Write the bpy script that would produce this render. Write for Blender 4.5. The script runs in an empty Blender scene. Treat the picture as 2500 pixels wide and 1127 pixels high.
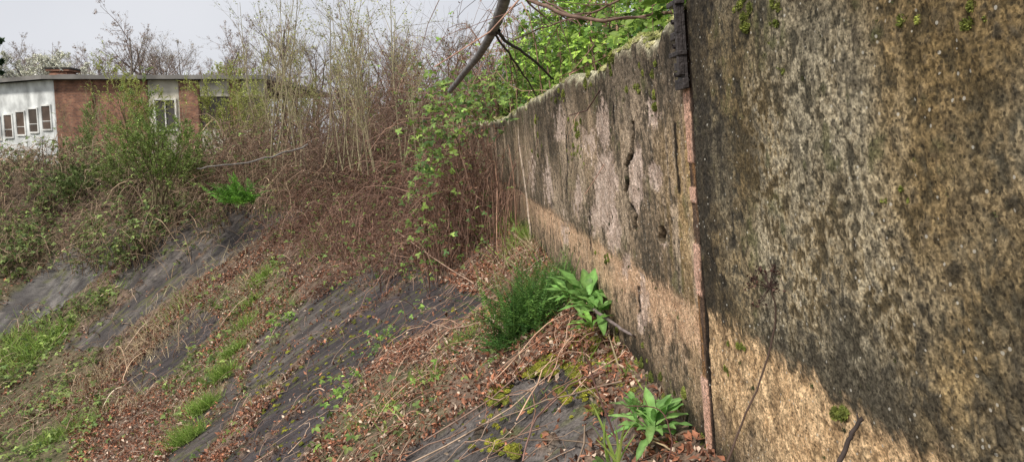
import bpy, math, numpy as np
from mathutils import Vector, Matrix
rng=np.random.default_rng(11)
SC=bpy.context.scene
COL=SC.collection
PITCH=math.radians(6.7); cp,sp_=math.cos(PITCH),math.sin(PITCH)
F=1750.0
# ---------------------------------------------------------------- camera
cd=bpy.data.cameras.new("camera"); cam=bpy.data.objects.new("camera",cd); COL.objects.link(cam)
cd.sensor_width=36; cd.lens=F/2500*36; cd.clip_end=3000; cd.clip_start=0.05
cam.rotation_euler=(math.radians(90)-PITCH,0,0); SC.camera=cam
def ray(u,v):
    cx=(u-1250)/F; cz=-(v-563.5)/F
    return np.array([cx,cp+cz*sp_,-sp_+cz*cp])
def W(u,v,Y):
    r=ray(u,v); return r*(Y/r[1])
def proj(p):
    f=p[...,1]*cp-p[...,2]*sp_; up=p[...,1]*sp_+p[...,2]*cp
    f=np.where(f<.05,.05,f)
    return 1250+F*p[...,0]/f, 563.5-F*up/f
# ---------------------------------------------------------------- noise
def hsh(ix,iy,seed):
    a=np.sin(ix*127.1+iy*311.7+seed*74.7)*43758.5453
    return a-np.floor(a)
def vn(x,y,seed=0):
    x=np.asarray(x,float);y=np.asarray(y,float)
    xi=np.floor(x);yi=np.floor(y);fx=x-xi;fy=y-yi
    fx=fx*fx*(3-2*fx);fy=fy*fy*(3-2*fy)
    return (hsh(xi,yi,seed)*(1-fx)+hsh(xi+1,yi,seed)*fx)*(1-fy)+(hsh(xi,yi+1,seed)*(1-fx)+hsh(xi+1,yi+1,seed)*fx)*fy
def fbm(x,y,o=4,seed=0):
    r=0;a=.5;t=0
    for i in range(o):
        r=r+a*vn(x*2**i,y*2**i,seed+i*3.3);t+=a;a*=.55
    return r/t
def sst(a,b,x):
    t=np.clip((x-a)/(b-a),0,1);return t*t*(3-2*t)
def mix(a,b,m):
    m=np.asarray(m)[...,None];return np.asarray(a)*(1-m)+np.asarray(b)*m
def nrm(a): return a/(np.linalg.norm(a,axis=-1,keepdims=True)+1e-9)
# ---------------------------------------------------------------- layout of the banked curve
ZB=-1.142; ZT=.457; LEAN=.095; S0=10.0; R=13.0
O=np.array([.94,0.]); al=math.atan(.084)
ud=np.array([-math.sin(al),math.cos(al)]); nd=np.array([-math.cos(al),-math.sin(al)])
CEN=O+ud*S0+nd*R
def sd2xy(s,d):
    s=np.asarray(s,float);d=np.asarray(d,float);s,d=np.broadcast_arrays(s,d)
    ph=np.maximum(s-S0,0)/R+al
    xa=CEN[0]+(R-d)*np.cos(ph); ya=CEN[1]+(R-d)*np.sin(ph)
    xl=O[0]+ud[0]*s+nd[0]*d; yl=O[1]+ud[1]*s+nd[1]*d
    m=s<S0
    return np.where(m,xl,xa),np.where(m,yl,ya)
def xy2sd(x,y):
    a=(x-O[0])*ud[0]+(y-O[1])*ud[1]; b=(x-O[0])*nd[0]+(y-O[1])*nd[1]
    vx=x-CEN[0];vy=y-CEN[1]
    ang=np.mod(np.arctan2(vy,vx)-al+1,2*np.pi)-1
    return np.where(a<S0,a,S0+ang*R),np.where(a<S0,b,R-np.hypot(vx,vy))
def prof(d):
    x=np.clip(d-4.5,0,5)
    return .65*(np.clip(d,0,4.5)+x-x*x/10)
def zin(s,d):
    return ZB-prof(d)+.06*(fbm(s*.9,d*.7,3,5)-.5)+.015*(fbm(s*6,d*3,3,9)-.5)
def gp(s,d,h=0.):
    x,y=sd2xy(s,d); return np.stack([x,y,zin(s,d)+h+0*x],-1)
def hit(u,v):
    r=ray(u,v); t=np.linspace(1,60,6000); p=r[None]*t[:,None]
    s,d=xy2sd(p[:,0],p[:,1]); below=p[:,2]<zin(s,d)
    i=int(np.argmax(below)) if below.any() else 2000
    return p[i],float(s[i]),float(d[i])
def wallsz(u,v):
    r=ray(u,v)
    t=(nd@O-LEAN*ZB)/(nd@r[:2]-LEAN*r[2])
    p=r*t; return float((p[:2]-O)@ud),float(p[2])
def wp(s,z,off=0.):
    x,y=sd2xy(s,LEAN*(np.asarray(z)-ZB)+off); return np.stack([x,y,np.asarray(z)+0*x],-1)
def inpoly(u,v,poly):
    c=np.zeros(u.shape,bool);n=len(poly)
    for i in range(n):
        x1,y1=poly[i];x2,y2=poly[(i+1)%n]
        if y1==y2: continue
        k=((y1>v)!=(y2>v))&(u<(x2-x1)*(v-y1)/(y2-y1)+x1)
        c^=k
    return c
# ---------------------------------------------------------------- mesh accumulator
class Acc:
    def __init__(s): s.v=[];s.q=[];s.t=[];s.c=[];s.n=0
    def add(s,v,q=None,t=None,c=(1,1,1)):
        v=np.asarray(v,float).reshape(-1,3)
        if q is not None: s.q.append(np.asarray(q,np.int64).reshape(-1,4)+s.n)
        if t is not None: s.t.append(np.asarray(t,np.int64).reshape(-1,3)+s.n)
        c=np.broadcast_to(np.asarray(c,float).reshape(-1,3) if np.ndim(c)>1 else np.asarray(c,float)[None],(len(v),3))
        s.v.append(v);s.c.append(c);s.n+=len(v)
    def mesh(s,name,mat,smooth=True):
        me=bpy.data.meshes.new(name)
        v=np.concatenate(s.v);c=np.clip(np.concatenate(s.c),0,1)
        q=np.concatenate(s.q) if s.q else np.zeros((0,4),int)
        t=np.concatenate(s.t) if s.t else np.zeros((0,3),int)
        me.vertices.add(len(v));me.vertices.foreach_set("co",v.astype(np.float32).ravel())
        L=np.concatenate([q.ravel(),t.ravel()]).astype(np.int32)
        me.loops.add(len(L));me.loops.foreach_set("vertex_index",L)
        st=np.concatenate([np.arange(len(q))*4,len(q)*4+np.arange(len(t))*3]).astype(np.int32)
        me.polygons.add(len(st));me.polygons.foreach_set("loop_start",st)
        me.polygons.foreach_set("use_smooth",np.full(len(st),smooth))
        me.update(calc_edges=True)
        a=me.attributes.new("col",'FLOAT_COLOR','POINT')
        a.data.foreach_set("color",np.concatenate([c,np.ones((len(c),1))],1).astype(np.float32).ravel())
        me.materials.append(mat)
        return me
    def obj(s,name,mat,parent=None,smooth=True,**k):
        o=bpy.data.objects.new(name,s.mesh(name,mat,smooth));COL.objects.link(o)
        if parent: o.parent=parent
        tag(o,**k);return o
def tag(o,label=None,category=None,kind=None,group=None):
    if label:o["label"]=label
    if category:o["category"]=category
    if kind:o["kind"]=kind
    if group:o["group"]=group
    return o
def empty(name,loc=(0,0,0),**k):
    o=bpy.data.objects.new(name,None);o.empty_display_size=.2;o.location=loc;COL.objects.link(o);tag(o,**k);return o
def tubes(A,P,Rr,m=3,c=(1,1,1)):
    N,K=P.shape[:2]
    Rr=np.broadcast_to(Rr,(N,K))
    T=nrm(np.gradient(P,axis=1))
    ref=rng.normal(size=(N,1,3))
    a=nrm(np.cross(T,ref));b=np.cross(T,a)
    th=np.arange(m)*2*np.pi/m
    V=P[:,:,None]+Rr[:,:,None,None]*(a[:,:,None]*np.cos(th)[:,None]+b[:,:,None]*np.sin(th)[:,None])
    i=np.arange(N)[:,None,None]*K*m+np.arange(K-1)[:,None]*m
    j=np.arange(m);j2=(j+1)%m
    q=np.stack([i+j,i+j2,i+m+j2,i+m+j],-1)
    c=np.asarray(c,float)
    if c.ndim==1:c=np.broadcast_to(c,(N,3))
    A.add(V,q=q,c=np.repeat(c,K*m,axis=0))
def leaves(A,B,D,U,L,Wd,S=3,pr=None,bend=.2,fold=.15,c=(1,1,1),wav=0):
    N=len(B)
    if N==0:return
    D=nrm(D);side=nrm(np.cross(D,U));U=np.cross(side,D)
    t=np.linspace(0,1,S+1)
    w=np.array([.08,1,.75,.02]) if pr is None and S==3 else (pr(t) if pr is not None else np.sin(np.pi*t**.8)+.03)
    L=np.broadcast_to(L,(N,));Wd=np.broadcast_to(Wd,(N,));bend=np.broadcast_to(bend,(N,))
    cen=B[:,None]+D[:,None]*(L[:,None]*t)[...,None]-U[:,None]*((bend*L)[:,None]*t**2)[...,None]
    hw=(Wd[:,None]*w/2)[...,None]
    lift=U[:,None]*hw*fold*2
    wv=(U[:,None]*(hw*wav)*np.sin(t*17+rng.uniform(0,6,(N,1)))[...,None]) if wav else 0
    V=np.stack([cen-side[:,None]*hw+lift+wv,cen,cen+side[:,None]*hw+lift-wv],2)
    i=np.arange(N)[:,None]*(S+1)*3+np.arange(S)*3
    q=np.concatenate([np.stack([i,i+1,i+4,i+3],-1),np.stack([i+1,i+2,i+5,i+4],-1)],1)
    c=np.asarray(c,float)
    if c.ndim==1:c=np.broadcast_to(c,(N,3))
    cc=np.repeat(c[:,None],(S+1)*3,axis=1)
    if S>8: cc=cc.copy();cc[:,1::3]*=1.5
    A.add(V,q=q,c=cc.reshape(-1,3))
def diam(A,B,D,U,L,Wd,c,curl=.25):
    N=len(B)
    D=nrm(D);side=nrm(np.cross(D,U));U=np.cross(side,D)
    L=np.broadcast_to(L,(N,))[:,None];Wd=np.broadcast_to(Wd,(N,))[:,None]
    V=np.stack([B,B+D*L*.45-side*Wd/2+U*Wd*curl,B+D*L-U*L*.1,B+D*L*.45+side*Wd/2+U*Wd*curl],1)
    i=np.arange(N)[:,None]*4
    c=np.asarray(c,float)
    if c.ndim==1:c=np.broadcast_to(c,(N,3))
    A.add(V,t=np.concatenate([np.stack([i,i+2,i+1],-1),np.stack([i,i+3,i+2],-1)],1),c=np.repeat(c,4,axis=0))
def rc(N,a,b,j=.25):
    m=rng.random((N,1));c=np.array(a)*(1-m)+np.array(b)*m
    return c*np.exp(rng.normal(size=(N,1))*j)
def rdir(N,up=0.,s=1.):
    d=rng.normal(size=(N,3))*s;d[:,2]+=up;return nrm(d)
def lerpP(P,idx,t):
    K=P.shape[1];f=t*(K-1);i=np.minimum(f.astype(int),K-2);g=(f-i)[:,None]
    return P[idx,i]*(1-g)+P[idx,i+1]*g, nrm(P[idx,i+1]-P[idx,i]), i
def children(P,Rr,Ln,n,t0,spread,lf,up,K,wob,rf=.6):
    N=len(P);idx=np.repeat(np.arange(N),n);t=rng.uniform(t0,1,len(idx))
    st,tan,i=lerpP(P,idx,t);r=Rr[idx,i]
    rd=rng.normal(size=(len(idx),3));perp=nrm(rd-(rd*tan).sum(1,keepdims=True)*tan)
    sp=spread*rng.uniform(.6,1.3,(len(idx),1))
    d=tan*np.cos(sp)+perp*np.sin(sp);d[:,2]+=up;d=nrm(d)
    L=Ln[idx]*lf*rng.uniform(.55,1.15,len(idx))*(1.2-.6*t)
    return grow(st,d,L,r*rf,K,wob,up*.15)
def grow(st,d,L,r,K,wob,up=0,taper=.3):
    N=len(st)
    dr=d[:,None]+np.cumsum(rng.normal(size=(N,K,3))*wob,axis=1);dr[...,2]+=up*np.arange(K)
    dr=nrm(dr);dr[:,0]=0
    P=st[:,None]+np.cumsum(dr*(L/(K-1))[:,None,None],axis=1)
    Rr=r[:,None]*np.linspace(1,taper,K)
    return P,Rr,L
# ---------------------------------------------------------------- materials
def newmat(name):
    m=bpy.data.materials.new(name);m.use_nodes=True;nt=m.node_tree
    return m,nt,nt.nodes["Principled BSDF"]
def vmat(name,rough=.8,trans=0.,nscale=30.,namp=.35,bump=0.,bscale=200.,spec=.3,gain=1.):
    m,nt,b=newmat(name);N=nt.nodes;Lk=nt.links
    at=N.new("ShaderNodeAttribute");at.attribute_name="col"
    tc=N.new("ShaderNodeTexCoord");no=N.new("ShaderNodeTexNoise");no.inputs["Scale"].default_value=nscale;no.inputs["Detail"].default_value=5
    Lk.new(tc.outputs["Object"],no.inputs["Vector"])
    mr=N.new("ShaderNodeMapRange");mr.inputs[1].default_value=.3;mr.inputs[2].default_value=.7;mr.inputs[3].default_value=(1-namp)*gain;mr.inputs[4].default_value=(1+namp)*gain
    Lk.new(no.outputs[0],mr.inputs[0])
    vm=N.new("ShaderNodeVectorMath");vm.operation='SCALE';Lk.new(at.outputs["Color"],vm.inputs[0]);Lk.new(mr.outputs[0],vm.inputs["Scale"])
    Lk.new(vm.outputs[0],b.inputs["Base Color"]);b.inputs["Roughness"].default_value=rough
    b.inputs["Specular IOR Level"].default_value=spec
    if bump:
        n2=N.new("ShaderNodeTexNoise");n2.inputs["Scale"].default_value=bscale;n2.inputs["Detail"].default_value=5
        Lk.new(tc.outputs["Object"],n2.inputs["Vector"])
        bp=N.new("ShaderNodeBump");bp.inputs["Strength"].default_value=bump;bp.inputs["Distance"].default_value=.01
        Lk.new(n2.outputs[0],bp.inputs["Height"]);Lk.new(bp.outputs[0],b.inputs["Normal"])
    if trans:
        tr=N.new("ShaderNodeBsdfTranslucent");Lk.new(vm.outputs[0],tr.inputs[0]);mx=N.new("ShaderNodeMixShader");mx.inputs[0].default_value=trans
        Lk.new(b.outputs[0],mx.inputs[1]);Lk.new(tr.outputs[0],mx.inputs[2]);Lk.new(mx.outputs[0],N["Material Output"].inputs[0])
    return m
M_leaf=vmat("leaf",.5,.35,40,.25,gain=1.4);M_dead=vmat("dead_leaf",.8,.1,40,.35,gain=1.45);M_grass=vmat("grass_blade",.55,.35,25,.25,gain=1.35)
M_bark=vmat("bark",.85,0,25,.4,.3,60);M_twig=vmat("twig",.8,0,10,.3,gain=1.35);M_moss=vmat("moss",.95,.1,60,.4,gain=1.5)
M_far=vmat("distant_twig",.9,0,2,.2,gain=1.2)
def wallmat():
    m,nt,b=newmat("weathered_concrete");N=nt.nodes;Lk=nt.links
    at=N.new("ShaderNodeAttribute");at.attribute_name="col";tc=N.new("ShaderNodeTexCoord")
    vo=N.new("ShaderNodeTexVoronoi");vo.inputs["Scale"].default_value=200
    Lk.new(tc.outputs["Object"],vo.inputs["Vector"])
    sx=N.new("ShaderNodeSeparateColor");Lk.new(vo.outputs["Color"],sx.inputs[0])
    mr=N.new("ShaderNodeMapRange");mr.inputs[3].default_value=.62;mr.inputs[4].default_value=1.5;Lk.new(sx.outputs[0],mr.inputs[0])
    no=N.new("ShaderNodeTexNoise");no.inputs["Scale"].default_value=85;no.inputs["Detail"].default_value=8;no.inputs["Roughness"].default_value=.8
    Lk.new(tc.outputs["Object"],no.inputs["Vector"])
    m2=N.new("ShaderNodeMapRange");m2.inputs[1].default_value=.38;m2.inputs[2].default_value=.62;m2.inputs[3].default_value=.45;m2.inputs[4].default_value=1.55;Lk.new(no.outputs[0],m2.inputs[0])
    mu=N.new("ShaderNodeMath");mu.operation='MULTIPLY';Lk.new(mr.outputs[0],mu.inputs[0]);Lk.new(m2.outputs[0],mu.inputs[1])
    vm=N.new("ShaderNodeVectorMath");vm.operation='SCALE';Lk.new(at.outputs["Color"],vm.inputs[0]);Lk.new(mu.outputs[0],vm.inputs["Scale"])
    v2=N.new("ShaderNodeTexVoronoi");v2.inputs["Scale"].default_value=70;Lk.new(tc.outputs["Object"],v2.inputs["Vector"])
    s2=N.new("ShaderNodeSeparateColor");Lk.new(v2.outputs["Color"],s2.inputs[0])
    g1=N.new("ShaderNodeMath");g1.operation='GREATER_THAN';g1.inputs[1].default_value=.90;Lk.new(s2.outputs[1],g1.inputs[0])
    g2=N.new("ShaderNodeMath");g2.operation='LESS_THAN';g2.inputs[1].default_value=.24;Lk.new(v2.outputs["Distance"],g2.inputs[0])
    g3=N.new("ShaderNodeMath");g3.operation='MULTIPLY';Lk.new(g1.outputs[0],g3.inputs[0]);Lk.new(g2.outputs[0],g3.inputs[1])
    g4=N.new("ShaderNodeMath");g4.operation='MULTIPLY';g4.inputs[1].default_value=.7;Lk.new(g3.outputs[0],g4.inputs[0])
    mx=N.new("ShaderNodeMix");mx.data_type='RGBA';Lk.new(g4.outputs[0],mx.inputs[0]);Lk.new(vm.outputs[0],mx.inputs[6]);mx.inputs[7].default_value=(.62,.59,.52,1)
    # small dark pits
    v3=N.new("ShaderNodeTexVoronoi");v3.inputs["Scale"].default_value=110;Lk.new(tc.outputs["Object"],v3.inputs["Vector"])
    s3=N.new("ShaderNodeSeparateColor");Lk.new(v3.outputs["Color"],s3.inputs[0])
    h1=N.new("ShaderNodeMath");h1.operation='GREATER_THAN';h1.inputs[1].default_value=.72;Lk.new(s3.outputs[2],h1.inputs[0])
    h2=N.new("ShaderNodeMath");h2.operation='LESS_THAN';h2.inputs[1].default_value=.38;Lk.new(v3.outputs["Distance"],h2.inputs[0])
    h3=N.new("ShaderNodeMath");h3.operation='MULTIPLY';Lk.new(h1.outputs[0],h3.inputs[0]);Lk.new(h2.outputs[0],h3.inputs[1])
    h4=N.new("ShaderNodeMath");h4.operation='MULTIPLY';h4.inputs[1].default_value=.6;Lk.new(h3.outputs[0],h4.inputs[0])
    m3=N.new("ShaderNodeMix");m3.data_type='RGBA';Lk.new(h4.outputs[0],m3.inputs[0]);Lk.new(mx.outputs[2],m3.inputs[6]);m3.inputs[7].default_value=(.02,.017,.013,1)
    Lk.new(m3.outputs[2],b.inputs["Base Color"]);b.inputs["Roughness"].default_value=.9;b.inputs["Specular IOR Level"].default_value=.15
    ad=N.new("ShaderNodeMath");ad.operation='SUBTRACT';Lk.new(no.outputs[0],ad.inputs[0]);Lk.new(h4.outputs[0],ad.inputs[1])
    bp=N.new("ShaderNodeBump");bp.inputs["Strength"].default_value=.6;bp.inputs["Distance"].default_value=.005
    Lk.new(ad.outputs[0],bp.inputs["Height"]);Lk.new(bp.outputs[0],b.inputs["Normal"])
    return m
M_wall=wallmat()
M_ground=vmat("bank_surface",.75,0,70,.5,.6,110,.28,gain=1.15)
M_iron=vmat("rusty_iron",.55,0,60,.5,.5,120,gain=1.2)
M_paint=vmat("aged_paint",.85,0,1.3,.4,.1,5)
def brickmat():
    m,nt,b=newmat("brick");N=nt.nodes;Lk=nt.links
    tc=N.new("ShaderNodeTexCoord");sp=N.new("ShaderNodeSeparateXYZ");cb=N.new("ShaderNodeCombineXYZ")
    Lk.new(tc.outputs["Object"],sp.inputs[0]);ad=N.new("ShaderNodeMath");Lk.new(sp.outputs[0],ad.inputs[0]);Lk.new(sp.outputs[1],ad.inputs[1])
    Lk.new(ad.outputs[0],cb.inputs[0]);Lk.new(sp.outputs[2],cb.inputs[1])
    br=N.new("ShaderNodeTexBrick");br.inputs["Scale"].default_value=3.2;br.inputs["Color1"].default_value=(.33,.15,.09,1);br.inputs["Color2"].default_value=(.17,.075,.05,1);br.inputs["Mortar"].default_value=(.26,.2,.16,1);br.inputs["Mortar Size"].default_value=.018
    Lk.new(cb.outputs[0],br.inputs["Vector"])
    no=N.new("ShaderNodeTexNoise");no.inputs["Scale"].default_value=1.6;no.inputs["Detail"].default_value=6;Lk.new(tc.outputs["Object"],no.inputs["Vector"])
    mr=N.new("ShaderNodeMapRange");mr.inputs[1].default_value=.3;mr.inputs[2].default_value=.7;mr.inputs[3].default_value=.45;mr.inputs[4].default_value=1.35;Lk.new(no.outputs[0],mr.inputs[0])
    vm=N.new("ShaderNodeVectorMath");vm.operation='SCALE';Lk.new(br.outputs[0],vm.inputs[0]);Lk.new(mr.outputs[0],vm.inputs["Scale"])
    Lk.new(vm.outputs[0],b.inputs["Base Color"]);b.inputs["Roughness"].default_value=.9
    return m
M_brick=brickmat()
# ---------------------------------------------------------------- bank / ground sheet
bare=[([(1000,640),(1090,690),(1210,740),(1120,800),(950,850),(880,940),(830,1010),(735,1127),(720,1180),(480,1180),(560,1110),(700,925),(860,760)],(.056,.047,.049)),
 ([(1350,870),(1405,905),(1450,970),(1520,1060),(1580,1180),(930,1180),(1000,1100),(1100,1035),(1200,975)],(.115,.102,.096)),
 ([(975,600),(1000,636),(640,965),(590,990),(600,900),(760,745)],(.088,.076,.07)),
 ([(745,480),(600,490),(470,530),(330,625),(270,700),(330,720),(140,855),(250,860),(440,710),(600,610),(755,520)],(.105,.092,.085)),
 ([(300,915),(480,750),(550,780),(440,905),(340,975)],(.066,.056,.057)),
 ([(250,550),(390,535),(280,650),(145,758),(30,812),(-40,850),(-20,770),(150,620)],(.135,.125,.118)),
 ([(680,775),(770,715),(715,835),(640,895),(595,875)],(.11,.09,.08)),
 ([(560,880),(600,990),(440,1180),(370,1180),(490,980)],(.08,.067,.062))]
green=[[(0,540),(60,560),(180,640),(60,720),(0,760)],[(-100,800),(150,690),(300,700),(200,800),(60,900),(-100,900)],
 [(-200,860),(200,820),(260,950),(200,1250),(-200,1250)],[(400,800),(560,700),(680,650),(740,760),(560,1000),(450,1250),(400,1250)],[(800,1000),(1000,900),(1100,900),(1080,1050),(800,1250),(740,1250)]]
def baremask(s,d,p):
    u,v=proj(p)
    w=24*(fbm(s*3,d*1.5,4,21)-.5)+26*(fbm(s*14,d*7,3,23)-.5);w2=18*(fbm(s*3+9,d*1.5,4,22)-.5)
    m=np.zeros(u.shape);c=np.zeros(u.shape+(3,))
    for poly,colr in bare:
        k=inpoly(u+w,v+w2,poly)&(p[...,1]>1.)
        m=np.where(k,1,m);c[k]=colr
    isl=.6*fbm(s*2.6,d*1.1,4,24)+.4*fbm(s*13,d*6,3,25)
    return np.where(isl>.69,0,m),c
def greenmask(s,d,p):
    u,v=proj(p);w=90*(fbm(s*1.2,d*1.2,3,31)-.5)
    m=np.zeros(u.shape,bool)
    for poly in green: m|=inpoly(u+w,v+w,poly)
    return m
sv=np.concatenate([np.arange(-5,.5,.25),np.arange(.5,13,.025),np.arange(13,28,.05),np.arange(28,46,.2)])
dv=np.concatenate([[-900,-300,-100,-40,-20,-10,-6,-4,-2.5,-1.6,-1,-.6,-.3,-.08,-.05],np.arange(0,5,.03),np.arange(5,9,.07),np.arange(9,12.99,.3),[12.97]])
S_,D_=np.meshgrid(sv,dv,indexing='ij')
X_,Y_=sd2xy(S_,D_);Z_=zin(S_,np.maximum(D_,0))
Z_=np.where(D_<-.06,-.38+.12*(fbm(S_*.5,D_*.5,2,3)-.5)-.5*sst(17,22,S_),Z_)
Pg=np.stack([X_,Y_,Z_],-1)
bm_,bc_=baremask(S_,D_,Pg);bm_=np.where(D_<0,0,bm_)
n1=.45*fbm(S_*16,D_*1.6,4,41)+.55*fbm(S_*6,D_*5,5,42);n2=fbm(S_*3,D_*3,4,43);n3=fbm(S_*34,D_*28,2,44)
deb=mix((.04,.028,.02),(.18,.125,.09),sst(.35,.68,n2*.5+n3*.5))
gm=greenmask(S_,D_,Pg)&(D_>0);deb[gm]=mix(deb[gm],(.09,.10,.04),.4*np.ones(gm.sum()))
asph=bc_*(.5+.8*sst(.2,.8,n1)+1.0*(n3-.5))[...,None]
dust=sst(.59,.68,fbm(S_*3.3,D_*1.6,4,47)*.4+n1*.25+n3*.35)
asph=mix(asph,(.21,.175,.15),dust*.55)
dkp=sst(.52,.62,fbm(S_*2.4,D_*1.6,4,48)*.8+.2*n3);asph=mix(asph,(.030,.026,.027),dkp*.65)
crk=np.abs(fbm(S_*2.6,D_*1.0,3,49)-.5);asph=mix(asph,(.018,.016,.015),sst(.009,.0,crk)*.85)
jj=np.abs(((S_+.02*(fbm(D_*2,S_*0,2,6)-.5))/1.15)%1-.5);asph=mix(asph,(.022,.022,.014),sst(.022,.0,jj)*.9)
asph=mix(asph,(.10,.105,.035),sst(.62,.70,fbm(S_*6,D_*3,4,51))*.6)
colg=mix(deb,asph,bm_)
colg=np.where((D_<-.06)[...,None],np.array((.07,.065,.035)),colg)
Pg[...,2]+=np.where(D_>=0,(1-bm_)*(.022+.05*(n2+.6*n3)),0)+np.where((bm_>0),.003*n1+.002*n3-.012*sst(.03,0,jj),0)
ns,ndn=S_.shape
i=np.arange(ns-1)[:,None]*ndn+np.arange(ndn-1)
A=Acc();A.add(Pg,q=np.stack([i,i+1,i+ndn+1,i+ndn],-1),c=colg.reshape(-1,3))
A.obj("ground",M_ground,kind="structure",label="steep concrete bank with leaf litter and bare asphalt strips")
A=Acc();A.add([(-1500,-1500,-5.85),(1500,-1500,-5.85),(1500,2500,-5.85),(-1500,2500,-5.85)],q=[(0,1,2,3)],c=(.08,.09,.04))
A.obj("infield_ground",M_ground,kind="structure")
# ---------------------------------------------------------------- concrete wall
wall=empty("concrete_wall",(O[0],O[1],ZB),label="stained leaning concrete retaining wall with moss on top",category="wall")
def P2(pts): return [wallsz(*p) for p in pts]
def dpoly(s,z,pts,k=.25):
    m=np.full(s.shape,9.)
    for (a,b),(c,e) in zip(pts[:-1],pts[1:]):
        A_=(c-a)*k;L=A_**2+(e-b)**2+1e-9;t=np.clip(((s-a)*k*A_+(z-b)*(e-b))/L,0,1)
        m=np.minimum(m,np.hypot((s-a)*k-t*A_,z-b-t*(e-b)))
    return m
crack=P2([(1548,300),(1550,330),(1545,375),(1533,405),(1537,440),(1531,470),(1538,495),(1556,525),(1554,560)])
crack2=[P2(q) for q in ([(1322,300),(1326,360),(1322,410)],[(1440,480),(1443,560),(1441,610)],[(1385,330),(1388,420),(1384,470)],[(1500,250),(1503,300)],[(1345,470),(1349,560)],[(1655,300),(1659,390),(1665,470)],[(1560,700),(1563,760)])]
hole=P2([(1621,560),(1618,588)])
pinks=[(1483,470,28,110),(1452,530,9,60),(1368,310,14,50),(1412,490,10,50),(1556,440,20,80),(1606,420,15,34),(1302,430,6,60),(1570,740,14,60),(1600,265,12,40),(1624,592,10,36),(1500,560,20,50),(1428,350,7,40),(1475,300,14,50),(1530,650,14,24),(1340,450,10,60),(1450,350,10,40),(1380,560,8,40)]
def wallcol(s,z,top,near):
    h=top-z
    st=fbm(s*22,z*1.6,4,61);st2=fbm(s*55,z*9,3,62);bl=fbm(s*5,z*3.2,5,63);sm=fbm(s*30,z*24,4,64);fi=fbm(s*80,z*62,3,65);md=fbm(s*14,z*9,4,67)
    big=fbm(s*2.1,z*1.5,5,68);big2=fbm(s*3.3+5,z*2.0,5,69)
    zb=-.575+.05*(fbm(s*4,z*0,3,66)-.5)+.07*(sm-.5)+.07*(fi-.5)
    if near:
        t=.16*bl+.12*big2+.2*md+.26*sm+.26*fi
        a=mix((.085,.075,.054),(.44,.37,.25),sst(.41,.59,t))
        gold=sst(.42,.66,.6*fbm(s*2.6+4,z*1.8,3,71)+.2*sm+.2*fi);a=mix(a,a*np.array((1.12,.88,.52)),gold*.8)
        pz=sst(.40,.62,.5*fbm(s*3.2,z*1.2,4,72)+.5*sst(.75,.05,np.abs(s-1.70))*sst(.0,.5,h))
        pale=pz*sst(.44,.56,.3*sm+.2*md+.15*bl+.35*fi)
        a=mix(a,(.56,.50,.37),pale*.75)
        dk=sst(.50,.60,.25*md+.4*sm+.35*fi);a=mix(a,(.05,.044,.034),dk*.8)
        dk2=sst(.52,.62,big*.38+.24*md+.22*sm+.16*fi);a=mix(a,(.06,.053,.04),dk2*.8)
        tl=.12+.38*vn(s*6,0*s,74)+.2*vn(s*21,0*s,75);a=mix(a,a*.45+np.array((.02,.019,.014)),sst(1,.35,h/tl+.9*(md-.5)+.5*(fi-.5))*.75)
        ed=sst(.38,.06,2.47-s+.4*(st-.5)+.5*(sm-.5));a=mix(a,(.030,.026,.022),ed*.85)
        rim=.45
    else:
        t=.22*st+.2*big2+.15*bl+.23*sm+.2*fi
        a=mix((.085,.07,.052),(.37,.275,.185),sst(.39,.59,t))
        a=mix(a,(.50,.39,.285),sst(.49,.60,fbm(s*3,z*1.8,4,76)*.5+.25*sm+.25*fi)*.8)
        dk=sst(.52,.62,.38*st+.27*big+.35*sm);a=mix(a,(.036,.031,.024),dk*.8)
        tl=.06+.42*vn(s*5,0*s,77)+.3*vn(s*15,0*s,78);a=mix(a,a*.32+np.array((.014,.013,.010)),sst(1,.3,h/tl+.6*(md-.5))*.9)
        gd=sst(.6,.1,s-2.5)*sst(.1,-.15,z-.1);a=mix(a,(.42,.28,.12),gd*.55*sst(.35,.6,st))
        ed=sst(.10,.0,np.abs(s-2.66-.05*st))*sst(-.2,.4,z);a=mix(a,(.03,.025,.02),ed*.7)
        rim=.35
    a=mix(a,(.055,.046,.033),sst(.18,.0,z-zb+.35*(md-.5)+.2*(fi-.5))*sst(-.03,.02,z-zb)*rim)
    wdt=.17 if not near else .34
    fine=(sm-.5)*.34+(md-.5)*.30
    band=sst(.030,-.030,z-zb)*sst(-wdt-.22,-wdt+.08,z-zb+fine)
    if not near: band=band*(1-.55*sst(6,9.5,s))
    bc=mix((.46,.285,.175),(.68,.47,.31),sst(.3,.7,.5*sm+.5*fi)) if not near else mix((.48,.31,.165),(.72,.51,.30),sst(.3,.7,.5*sm+.5*fi))
    a=mix(a,bc,band*(.45+.55*sst(.36,.52,.3*bl+.3*md+.4*fi)))
    low=sst(.0,-.14,z-zb+wdt+fine)
    a=mix(a,mix((.07,.056,.04),(.34,.245,.16),sst(.38,.60,.35*st+.35*sm+.3*fi)),low*.8)
    if near: a=mix(a,(.60,.42,.24),low*sst(.42,.56,bl)*.65*sst(.52,.42,.5*fi+.5*sm))
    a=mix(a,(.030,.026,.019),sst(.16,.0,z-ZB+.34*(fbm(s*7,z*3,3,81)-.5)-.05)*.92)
    a=mix(a,(.11,.115,.045),sst(.60,.72,.6*fbm(s*5,z*4,4,82)+.4*sm)*.5)
    disp=.007*(sm-.5)+.006*(fi-.5)+.007*sst(-.03,.03,z-zb)+.004*(st2-.5)+.004*sst(.5,.54,big2)
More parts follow.
